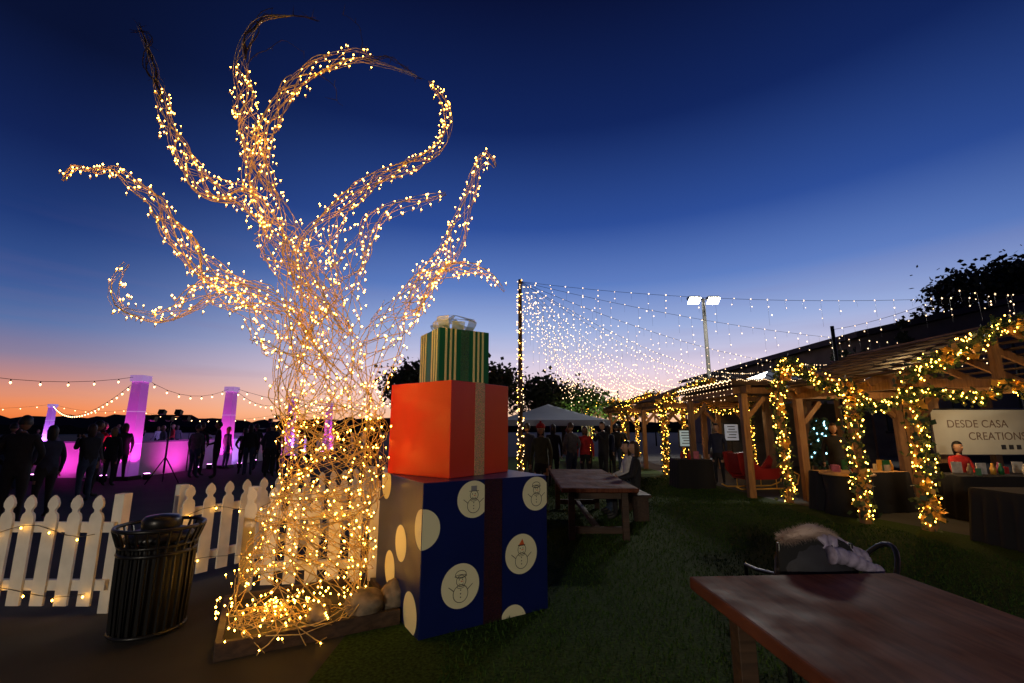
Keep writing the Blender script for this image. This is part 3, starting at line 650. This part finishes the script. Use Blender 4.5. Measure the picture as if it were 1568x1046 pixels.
t1=(-12,14.7,3.24);t2=(-11.6,18.9,3.24);t3=(-12.2,25.5,3.24);t4=(-12.3,31,3.24)
fest((-14.8,9.6,3.5),t1,.5); fest(t1,t2,.5); fest(t2,t3,.6); fest(t3,t4,.5); fest(t2,(-2.6,21,3.6),.9); fest(t3,(-2.6,21,3.6),.8)
fest(t1,(-33,33,3.24),1.0,.9,.04); fest((-33,33,3.24),(-33,40,3.24),.4,.9,.04); fest((-33,40,3.24),t4,1.1,1.0,.045); fest((-36,24,3.3),(-33,33,3.24),.5,.8,.04)
b.tube([(-14.8,9.6,0),(-14.8,9.6,3.55)],.04,BLACK,8); b.tube([(-2.6,21,0),(-2.6,21,3.65)],.04,BLACK,8); b.tube([(-36,24,0),(-36,24,3.35)],.04,BLACK,8)
b.build('festoon_string_lights')
light('rink_wash','SPOT',(-12.3,27,5.2),1500,(.45,.25,1),None,.2,(-22,27,0),120,.8).name='rink_flood_lamp'
# ---------------------------------------------------------------- icicle light canopy
b=MB(); P0=(.22,12,5.55)
b.tube([(.22,12,0),(.22,12,2.8),(.22,12,5.6)],[.07,.06,.05],DARKW,10)
for k in range(210):
    z=5.5*R.random(); a=R.random()*6.283; b.bulb((.22+.085*math.cos(a),12+.085*math.sin(a),z+.1),.012,BULBG if k%3==0 else BULBF)
b.build('string_light_pole')
b=MB()
def icicle(A,B,sag,dmin,dmax,sp=.30,bs=.15,r0=.008):
    L_=(Vector(A)-Vector(B)).length; n=int(L_/sp); P=cat(A,B,sag,n); b.tube(P,.006,BLACK,3)
    for i,p in enumerate(P[1:]):
        dl=dmin+(dmax-dmin)*(.5+.5*math.sin(i*1.9+A[0]))*R.uniform(.6,1); z=0
        dist=p.length; r=r0+.0006*dist
        b.tube([p,p-Vector((0,0,dl))],.0022,mat('clear_wire',(.3,.3,.3),.5),3)
        while z<dl:
            b.bulb(p+Vector((R.gauss(0,.03),R.gauss(0,.03),-z)),r*R.uniform(.6,1.2),BULBF); z+=bs*R.uniform(.7,1.5)
EP=[((12.9,10.6,4.8),.35,.15,.75,.42,.2),((20,17.9,4.9),.6,.15,.9,.45,.24),((17.8,23.8,4.9),.8,.2,1.1,.38,.24),((15,28,4.9),.8,.3,1.3,.36,.26),((17,32.5,4.9),1.0,.3,1.4,.38,.26),((14,37,4.9),1.0,.4,1.6,.38,.26),((12.7,41,4.9),1.0,.4,1.8,.38,.26),((9.5,41,4.9),1.0,.4,1.9,.38,.26),((7,41,4.9),1.0,.4,1.9,.38,.26)]
for E_,sg,d0,d1,sp_,bs_ in EP:
    icicle(P0,E_,sg,d0,d1,sp_,bs_); b.tube([(E_[0],E_[1],0),E_],.06,BLACK,6)
icicle((9.0,8.8,4.3),(16,9.0,4.6),.25,.2,.8,.35,.17); b.tube([(9,12.5,0),(9,12.5,4.4)],.05,BLACK,6)
icicle((9.0,12.5,4.3),(9.0,8.8,4.3),.1,.2,.6,.4,.2)
b.build('icicle_light_canopy')
# ---------------------------------------------------------------- street lamp, plus an added one behind the camera
LAMP=mat('led_panel',(1,1,1),.3,emi=(1,.97,.85),es=40)
def streetlamp(x,y,h,en,name='street_lamp',rz=0,target=None,col=(1,.95,.82)):
    b=MB(); b.lathe((0,0,0),[(.28,0),(.28,.5),(.12,.55),(.10,h-.4),(.07,h)],mat('lamp_pole_paint',(.03,.028,.025),.7),14)
    for sx in(-1,1):
        b.beam((0,0,h-.1),(sx*.30,0,h-.02),.06,.06,BLACK)
        b.box((sx*.55,0,h+.03),(.62,.42,.14),BLACK)
        b.box(None,(.62,.44,.05),LAMP,M=Matrix.Translation((sx*.55,-.10,h-.16))@Matrix.Rotation(math.radians(-38),4,'X'))
    o=b.build(name,(x,y,0),rz)
    for sx in(-1,1): light('lamp','SPOT',(sx*.6,-.42,h-.3),en,col,o,.25,target or (sx*.8,-6,0),125 if target is None else 52,.7)
streetlamp(11,25.3,8.9,2000)
streetlamp(-5,-13,4.6,2100,rz=.0,target=(6,19,1.0),col=(1,.86,.66))  # added lamp, unseen behind the camera, lights the gift box fronts
# ---------------------------------------------------------------- garland + gazebos
def garland(b,path,r,nl=260,nbb=58,gold=2.5,br=.012,ls=.085):
    S=resample([(*p,0) for p in path],.1)
    for i in range(len(S)-1):
        p=Vector(S[i][:3]);q=Vector(S[i+1][:3]);d=(q-p).length
        lump=1+.45*noise.noise(p*2.2)
        for k in range(int(nl*d)+1):
            c=p.lerp(q,R.random())+Vector((R.gauss(0,r*.55),R.gauss(0,r*.55),R.gauss(0,r*.55)))*lump; b.leaf(c,ls*R.uniform(.6,1.4),LEAF if R.random()<.8 else LEAFP)
        m=nbb*d; m=int(m)+(R.random()<m-int(m))
        for k in range(m):
            v=Vector((R.gauss(0,1),R.gauss(0,1),R.gauss(0,1))).normalized()*r*R.uniform(.8,1.4)*lump
            b.bulb(p.lerp(q,R.random())+v,br*R.uniform(.7,1.3),BULBG)
        if R.random()<gold*d:
            c=p+Vector((R.gauss(0,r*.5),-r*.9,R.gauss(0,r*.5)))
            for k in range(9): b.leaf(c+Vector((R.gauss(0,.02),0,R.gauss(0,.02))),.14,GOLD,asp=.35)
    b.tube([p[:3] for p in S],.03,LEAF,5)
def gazebo(x0,x1,y0,y1,ze,zp,rafters=5,gable=True,garl=(1,1,1),dens=1.0):
    e=empty('gazebo'); b=MB(); xm=(x0+x1)/2
    for x in(x0,x1):
        for y in(y0,y1):
            b.box((x,y,ze/2),(.15,.15,ze),BEAM)
            for sx in(-1,1):
                if x0<=x+sx*.4<=x1: b.beam((x+sx*.08,y,ze-.55),(x+sx*.5,y,ze-.08),.08,.10,BEAM)
        b.beam((x,y0-.3,ze+.09),(x,y1+.3,ze+.09),.12,.18,BEAM)
    for y in(y0,y1): b.beam((x0-.25,y,ze+.075),(x1+.25,y,ze+.075),.10,.145,BEAM)
    if gable:
        n=rafters
        for i in range(n+1):
            y=y0-.25+(y1-y0+.5)*i/n
            for xx in(x0-.3,x1+.3):
                b.beam((xm,y,zp),(xx,y,ze+.12),.06,.13,BEAM)
        b.beam((xm,y0-.3,zp+.02),(xm,y1+.3,zp+.02),.06,.2,BEAM)
        b.box((xm,y0,(ze+zp)/2),(.12,.10,zp-ze-.1),BEAM)
        sl=Vector((x1+.35-xm,0,ze+.12-zp)); 
        for sx in(-1,1):
            for k in range(9):
                t=(k+.5)/9; xx=xm+sx*sl.x*t; zz=zp+sl.z*t+.09
                b.beam((xx,y0-.35,zz),(xx,y1+.35,zz),sl.length/9*.96,.02,DARKW)
    else:
        n=int((y1-y0)/.28)
        for i in range(n+1):
            y=y0-.2+(y1-y0+.4)*i/n; b.box((xm,y,ze+.26),(x1-x0+.7,.045,.14),DARKW)
        for xx in(x0,xm,x1): b.box((xx,(y0+y1)/2,ze+.365),(.05,y1-y0+.6,.06),DARKW)
    b.build('frame',parent=e,bevel=0)
    g=MB(); D=int(260*dens); B=58*dens
    if garl[0]: garland(g,[(x0-.02,y0-.05,.08),(x0,y0-.08,.8),(x0+.02,y0-.05,1.6),(x0-.02,y0-.08,ze)],.11,D,B)
    if garl[1] and gable:
        garland(g,[(x0-.3,y0-.32,ze+.12),(xm-.6,y0-.34,(ze+zp)/2+.25),(xm,y0-.32,zp+.08),(xm+.6,y0-.34,(ze+zp)/2+.25),(x1+.3,y0-.32,ze+.12)],.12,D,B)
    if garl[2]: garland(g,[(x0,y0-.1,ze),(xm-.5,y0-.12,ze-.18),(xm,y0-.1,ze+.05),(xm+.5,y0-.12,ze-.18),(x1,y0-.1,ze)],.07,D//2,B*.6)
    if garl[0]>1: garland(g,[(x1,y0-.08,.08),(x1,y0-.08,ze)],.10,D,B)
    if g.v: g.build('garland',parent=e)
    return e
gazebo(6.6,9.7,7.6,10.6,2.25,3.2,garl=(1,1,1))
e=empty('garland_archway'); b=MB()
for y in(8.15,10.3): b.box((6.0,y,1.15),(.12,.12,2.3),BEAM)
b.beam((6,10.35,2.32),(6,9.95,3.0),.08,.1,BEAM); b.beam((6,9.95,3.0),(6,8.1,2.32),.08,.1,BEAM); b.build('frame',parent=e)
g=MB(); garland(g,[(6,10.3,.08),(5.98,10.28,1.2),(6,10.3,2.3),(6,9.95,2.98),(6,9.3,2.72),(6,8.7,2.45),(6,8.15,2.3)],.13); garland(g,[(6,8.15,2.3),(5.98,8.15,1.2),(6,8.12,.08)],.13)
garland(g,[(6,8.15,2.25),(6.2,7.9,1.95),(6.4,7.7,2.0),(6.6,7.6,2.3)],.09); g.build('garland',parent=e)
gazebo(5.55,9.2,11.0,14.3,2.4,3.0,gable=False,garl=(0,0,0))
gazebo(5.3,8.3,16.2,18.6,2.3,3.1,garl=(2,1,1),dens=.75)
gazebo(4.9,7.6,20.5,23,2.3,3.0,garl=(2,1,1),dens=.6)
gazebo(4.4,7.0,26,28,2.3,3.0,garl=(2,1,0),dens=.5)
b=MB()
for k in range(90):
    t=k/90; b.bulb((5.2,10.8+3.6*t,2.70+.02*math.sin(k)),.012,BULBF)
    if k%5==0:
        for q in range(R.randint(1,4)): b.bulb((5.2,10.8+3.6*t,2.62-.12*q),.010,BULBF)
    b.bulb((5.3+4.1*t,10.7,2.70+.02*math.sin(k)),.010,BULBF)
b.build('pergola_edge_lights')
light('gazebo_lantern','POINT',(8.0,9.2,2.0),60,(1,.62,.25),None,.08)
b=MB(); b.lathe((8,9.2,2.1),[(.05,0),(.09,.02),(.09,.18),(.03,.22)],mat('lantern_glass',(1,.8,.5),.3,emi=(1,.6,.25),es=3),10); b.tube([(8,9.2,2.3),(8.1,9.2,3.1)],.008,BLACK,4); b.build('hanging_lantern')
b=MB(); RF=mat('slate_roof',(.10,.14,.22),.45,.3,noise_s=2)
x0,x1,y0,y1=8.3,15.5,15.0,20.0
vs=[(x0-.5,y0-.5,2.75),(x1+.5,y0-.5,2.75),(x1+.5,y1+.5,2.75),(x0-.5,y1+.5,2.75),(x0+1.6,17.5,3.75),(x1-1.6,17.5,3.75)]
b.add(vs,[(0,1,5,4),(1,2,5),(2,3,4,5),(3,0,4),(3,2,1,0)],RF)
for k in range(17):
    xx=x0-.4+k*(x1-x0+.8)/16; t=1 if x0+1.6<xx<x1-1.6 else max(.02,min((xx-x0+.5)/2.1,(x1+.5-xx)/2.1)); b.beam((xx,y0-.5,2.775),(xx,y0-.5+3*t,2.775+1.0*t),.04,.04,RF)
for x in(x0,(x0*2+x1)/3,(x0+2*x1)/3,x1):
    for y in(y0,y1): b.box((x,y,1.37),(.2,.2,2.74),BEAM)
b.box(((x0+x1)/2,y1-.3,1.3),(x1-x0-.4,.1,2.6),mat('pavilion_wall',(.12,.11,.10),.8,noise_s=3))
b.build('pavilion')
b=MB(); BW=mat('stucco_wall',(.18,.15,.14),.9,noise_s=1,noise_a=.2); BRR=mat('roof_membrane',(.06,.05,.06),.8,noise_s=1)
vs=[(21,27,0),(60,27,0),(60,55,0),(21,55,0),(21,27,6.9),(60,27,15.5),(60,55,15.5),(21,55,6.9)]
b.add(vs,[(0,1,5,4),(1,2,6,5),(2,3,7,6),(3,0,4,7)],BW)
vs=[(20.4,26.4,6.85),(60.6,26.4,15.7),(60.6,55.6,15.7),(20.4,55.6,6.85)]; b.add(vs+[(x,y,z+.35) for x,y,z in vs],[(0,3,2,1),(4,5,6,7),(0,1,5,4),(1,2,6,5),(2,3,7,6),(3,0,4,7)],BRR)
GLS=mat('dark_glass',(.02,.025,.03),.1)
for k in range(9):
    xx=23+k*4; b.box((xx,26.97,2.6),(2.2,.08,2.4),GLS); b.box((xx,26.95,3.9),(2.5,.14,.15),BRR); b.box((xx,26.95,1.33),(2.5,.16,.12),BRR); b.box((xx,26.94,2.6),(.07,.06,2.35),BRR)
b.build('stucco_building')
# ---------------------------------------------------------------- tent
b=MB(); CV=mat('tent_canvas',(.30,.36,.48),.8,noise_s=1,noise_a=.1); x0,x1,y0,y1=-.55,3.3,15.5,19.2; xm,ym=(x0+x1)/2,(y0+y1)/2
def tp_(x,y):
    u=max(abs(x-xm)/((x1-x0)/2),abs(y-ym)/((y1-y0)/2)); return 1.85+.62*max(0,1-u)**1.15
vs=[];fs=[];K=14
for i in range(K+1):
    for j in range(K+1):
        x=x0+(x1-x0)*i/K;y=y0+(y1-y0)*j/K; vs.append((x,y,tp_(x,y)))
for i in range(K):
    for j in range(K): fs.append((i*(K+1)+j,(i+1)*(K+1)+j,(i+1)*(K+1)+j+1,i*(K+1)+j+1))
b.add(vs,fs,CV)
for (a,c) in(((x0,y0),(x1,y0)),((x1,y0),(x1,y1)),((x1,y1),(x0,y1)),((x0,y1),(x0,y0))):
    b.add([(a[0],a[1],1.85),(c[0],c[1],1.85),(c[0],c[1],1.66),(a[0],a[1],1.66)],[(0,1,2,3)],CV)
for x in(x0+.05,x1-.05):
    for y in(y0+.05,y1-.05): b.tube([(x,y,0),(x,y,1.84)],.025,BLACK,6)
b.build('canopy_tent')
# ---------------------------------------------------------------- booths right
def clothtable(x,y,w_,d_,h=.75,rz=0,topm=None,goods=0,name='cloth_covered_table'):
    b=MB()
    vs=[];per=[]
    for k in range(48):
        t=k/48*4; s=int(t);f=t-s
        px=[(-1+2*f,-1),(1,-1+2*f),(1-2*f,1),(-1,1-2*f)][s]; per.append(px)
    for z,fl in((h-.003,1.0),(h-.03,1.02),(h*.5,1.05),(.01,1.09)):
        for k,p in enumerate(per):
            wv=1+(.035*math.sin(k*2.1) if z<h-.1 else 0); vs.append((p[0]*w_/2*fl*wv,p[1]*d_/2*fl*wv,z))
    fs=[(r*48+k,r*48+(k+1)%48,(r+1)*48+(k+1)%48,(r+1)*48+k) for r in range(3) for k in range(48)]
    b.add(vs,[tuple(f[::-1]) for f in fs],BLACKC,True); b.add([(-w_/2,-d_/2,h),(w_/2,-d_/2,h),(w_/2,d_/2,h),(-w_/2,d_/2,h)],[(0,1,2,3)],topm or BLACKC)
    cols=[c_rd,c_wh,CREAM,c_tan,GOLD,GREEN,c_pk]
    for k in range(goods):
        xx=R.uniform(-w_/2+.1,w_/2-.1);yy=R.uniform(-d_/2+.1,d_/2-.1); m=R.choice(cols); t=R.random()
        if t<.4: b.lathe((xx,yy,h+.002),[(.04,0),(.045,.1),(.02,.16),(.02,.2)],m,10)
        elif t<.7: b.box((xx,yy,h+.062),(.12,.08,.12),m,R.random()*3)
        else: 
            b.box((xx,yy,h+.11),(.16,.02,.2),m,R.gauss(0,.3))
    return b.build(name,(x,y,0),rz)
clothtable(7.6,6.55,1.8,.8,.74); clothtable(8.9,8.7,1.9,.75,.75,0,None,14); clothtable(6.9,9.4,1.6,.7,.75,.2,mat('kraft_top',(.5,.28,.08),.6),10)
clothtable(4.9,12.9,.9,.7,.75,0,None,4); clothtable(10.6,7.6,1.6,.8,.75,0,None,10)
b=MB(); b.lathe((0,0,0),[(.42,.01),(.36,.35),(.40,.72)],BLACKC,24); b.lathe((0,0,.722),[(.44,0),(.45,.02),(.44,.035)],mat('ply_top',(.55,.32,.12),.5,noise_s=5),28); b.build('cocktail_table',(6.35,8.95,0))
def chair(x,y,rz):
    b=MB(); b.box((0,0,.44),(.42,.42,.04),BLACK)
    for sx in(-.19,.19):
        for sy in(-.19,.19): b.box((sx,sy,.21),(.03,.03,.42),BLACK)
        b.box((sx,-.2,.68),(.03,.03,.44),BLACK)
    b.box((0,-.2,.78),(.35,.02,.2),BLACK); b.build('folding_chair',(x,y,0),rz)
chair(9.0,9.5,math.pi); chair(10.5,8.4,math.pi)
person(9.0,9.45,1.66,math.pi,'sit',c_rd,c_bk,0,0,True,name='vendor'); person(10.5,8.4,1.7,math.pi,'sit',c_gr,c_bk,0,1,False,name='vendor')
person(7.2,10.4,1.68,2.6,'stand',c_bk,c_bk,1,0,True); person(5.9,13.4,1.7,2.4,'stand',c_nv,c_bk,0,0)
e=empty('vendor_banner',(10.6,10.4,1.5)); b=MB()
b.box((0,0,0),(2.3,.012,.98),mat('banner_vinyl',(.52,.50,.42),.5,noise_s=3,noise_a=.05))
for sx in(-1.17,1.17): b.tube([(sx,.03,-1.5),(sx,.03,.55)],.018,BLACK,8)
b.tube([(-1.17,.03,.51),(1.17,.03,.51)],.014,BLACK,6)
for k in range(3): b.box((.35+k*.17,-.008,-.33),(.10,.004,.10),INK)
b.build('panel',parent=e)
for tx,px,pz,sz in(('DESDE CASA',-.15,.10,.24),('CREATIONS',.25,-.17,.24)):
    c=bpy.data.curves.new('lettering','FONT'); c.body=tx; c.size=sz; c.align_x='CENTER'; c.extrude=.001; c.materials.append(mat('banner_ink',(.16,.10,.07),.6))
    o=bpy.data.objects.new('lettering',c); scn.collection.objects.link(o); o.parent=e; o.location=(px,-.010,pz); o.rotation_euler=(math.pi/2,0,0)
light('booth_lamp','SPOT',(9.9,8.9,2.3),45,(1,.75,.45),None,.1,(10.7,10.4,1.4),110,.9)
b=MB(); SR=mat('sleigh_red',(.28,.015,.012),.35)
prof=[(-.75,.95),(-.7,.5),(-.5,.28),(.3,.28),(.6,.42),(.72,.72),(.62,.86),(.5,.72),(.35,.55),(-.1,.55),(-.25,.72),(-.5,.98)]
for yy in(-.3,.3):
    k=len(prof); b.add([(x,yy-.015,z) for x,z in prof]+[(x,yy+.015,z) for x,z in prof],[tuple(range(k)),tuple(range(2*k-1,k-1,-1))]+[(j,j+k,(j+1)%k+k,(j+1)%k) for j in range(k)],SR)
    b.tube([(-.85,yy,.12),(-.7,yy,.05),(.6,yy,.05),(.9,yy,.15),(.98,yy,.38),(.85,yy,.45)],.02,GOLD,8)
    for xx in(-.4,.3): b.tube([(xx,yy,.05),(xx,yy,.3)],.015,GOLD,6)
b.box((-.1,0,.30),(.9,.56,.03),SR); b.box((-.62,0,.68),(.03,.56,.5),SR); b.box((-.35,0,.5),(.35,.56,.06),c_bk)
b.build('santa_sleigh',(6.5,12.5,0),.15)
# ---------------------------------------------------------------- trees
BARK=mat('bark',(.06,.04,.03),.9,noise_s=8,noise_a=.4,bump=.5)
def tree_(x,y,h,cr,n=3000,leaf=.15,col=(.05,.07,.03),kind='round',seed=0,name='tree',base=.35):
    r=random.Random(seed); b=MB(); lm=[mat('leaf_%s_%d'%(str(col),k),tuple(c*(.6+.35*k) for c in col),.7) for k in range(3)]
    b.tube([(0,0,0),(r.gauss(0,.1),r.gauss(0,.1),h*.3),(r.gauss(0,.2),r.gauss(0,.2),h*.6),(0,0,h*.9)],[h*.035,h*.028,h*.016,h*.004],BARK,8)
    cl=[]
    if kind=='round':
        for k in range(26):
            a=r.random()*6.283; el=r.uniform(-.3,1.4); rr=cr*r.uniform(.45,1); c=Vector((math.cos(a)*math.cos(el)*rr,math.sin(a)*math.cos(el)*rr,h*(base+(1-base)*.45)+math.sin(el)*rr*(h*(1-base)*.5/cr)*r.uniform(.7,1.05)))
            s_=Vector((0,0,h*r.uniform(.25,.5))); b.tube([s_,s_.lerp(c,.5)+Vector((0,0,.1*h*r.random())),c],[h*.012,h*.007,h*.002],BARK,5); cl.append((c,cr*r.uniform(.22,.42)))
    else:
        for k in range(40):
            t=r.random(); rad=cr*(1-t)**.7*(.4+.6*min(1,t*5)); a=r.random()*6.283; c=Vector((math.cos(a)*rad*.6,math.sin(a)*rad*.6,h*(.08+.9*t))); cl.append((c,max(.15,rad*.5)))
    for k in range(int(n*.75)):
        c,s_=r.choice(cl); d=Vector((r.gauss(0,1),r.gauss(0,1),r.gauss(0,.8)))*s_*.55; b.leaf(c+d,leaf*r.uniform(.6,1.5),lm[r.randint(0,2)],r,.4)
    return b.build(name,(x,y,0),seed)
DK=(.03,.04,.02)
tree_(-5.3,24,5.3,1.7,2600,.2,DK,seed=1)
tree_(-1.0,22,5.0,1.9,3200,.2,(.04,.045,.02),seed=2); tree_(1.6,27,4.6,2.2,3000,.22,DK,seed=3); tree_(3.2,29,4.4,2.0,3000,.2,(.05,.06,.02),seed=4)
tree_(4.2,26,3.9,1.5,3400,.17,(.08,.16,.03),seed=5); light('tree_uplight','SPOT',(3.9,24.2,.3),500,(.9,1,.5),None,.1,(4.2,26,2.6),70,.7)
tree_(18,23.5,6.4,1.1,2600,.2,DK,seed=6); tree_(21.6,24.5,7.6,.8,2200,.2,DK,'cone',7,'cypress_tree'); tree_(16.0,25,5.2,1.6,2200,.2,DK,seed=8)
tree_(34,31,13.6,3.6,6500,.3,DK,seed=9,base=.55); tree_(38.5,31,14.6,3.8,6500,.3,DK,seed=10,base=.55); tree_(42.5,30,15.5,3.6,6000,.3,DK,seed=11,base=.55)
b=MB()
for k in range(46):
    a=R.random()*6.283;t=R.random(); b.bulb((math.cos(a)*.45*(1-t*.7),math.sin(a)*.45*(1-t*.7),.6+1.2*t),.03,BLUEB)
b.tube([(0,0,0),(0,0,1.8)],.04,BARK,6)
for k in range(900):
    a=R.random()*6.283;t=R.random(); b.leaf((math.cos(a)*.42*(1-t*.7),math.sin(a)*.42*(1-t*.7),.5+1.3*t),.12,LEAF)
b.build('blue_lit_tree',(8.8,13.2,0))
def board(x,y,z,w_,h_,c,es,name='menu_board'):
    b=MB(); b.box((0,0,0),(w_,.03,h_),mat('board_%s'%str(c),c,.5,emi=c,es=es)); b.box((0,.03,0),(w_+.08,.02,h_+.08),BLACK); b.box((0,.05,-z/2),(.05,.03,z),BLACK)
    for k in range(5): b.box((R.gauss(0,.02),-.018,h_*(.36-.17*k)),(w_*R.uniform(.4,.8),.004,h_*.05),INK)
    b.build(name,(x,y,z))
board(5.75,15.3,1.25,.45,.5,(.6,.75,.75),.25); board(7.0,14.8,1.45,.42,.5,(.6,.65,.75),.2)
for (x,y,z,en) in((6.6,17.4,2.0,35),(6.2,21.8,2.0,35)):
    light('booth_bulb','POINT',(x,y,z),en,(1,.6,.25),None,.06)
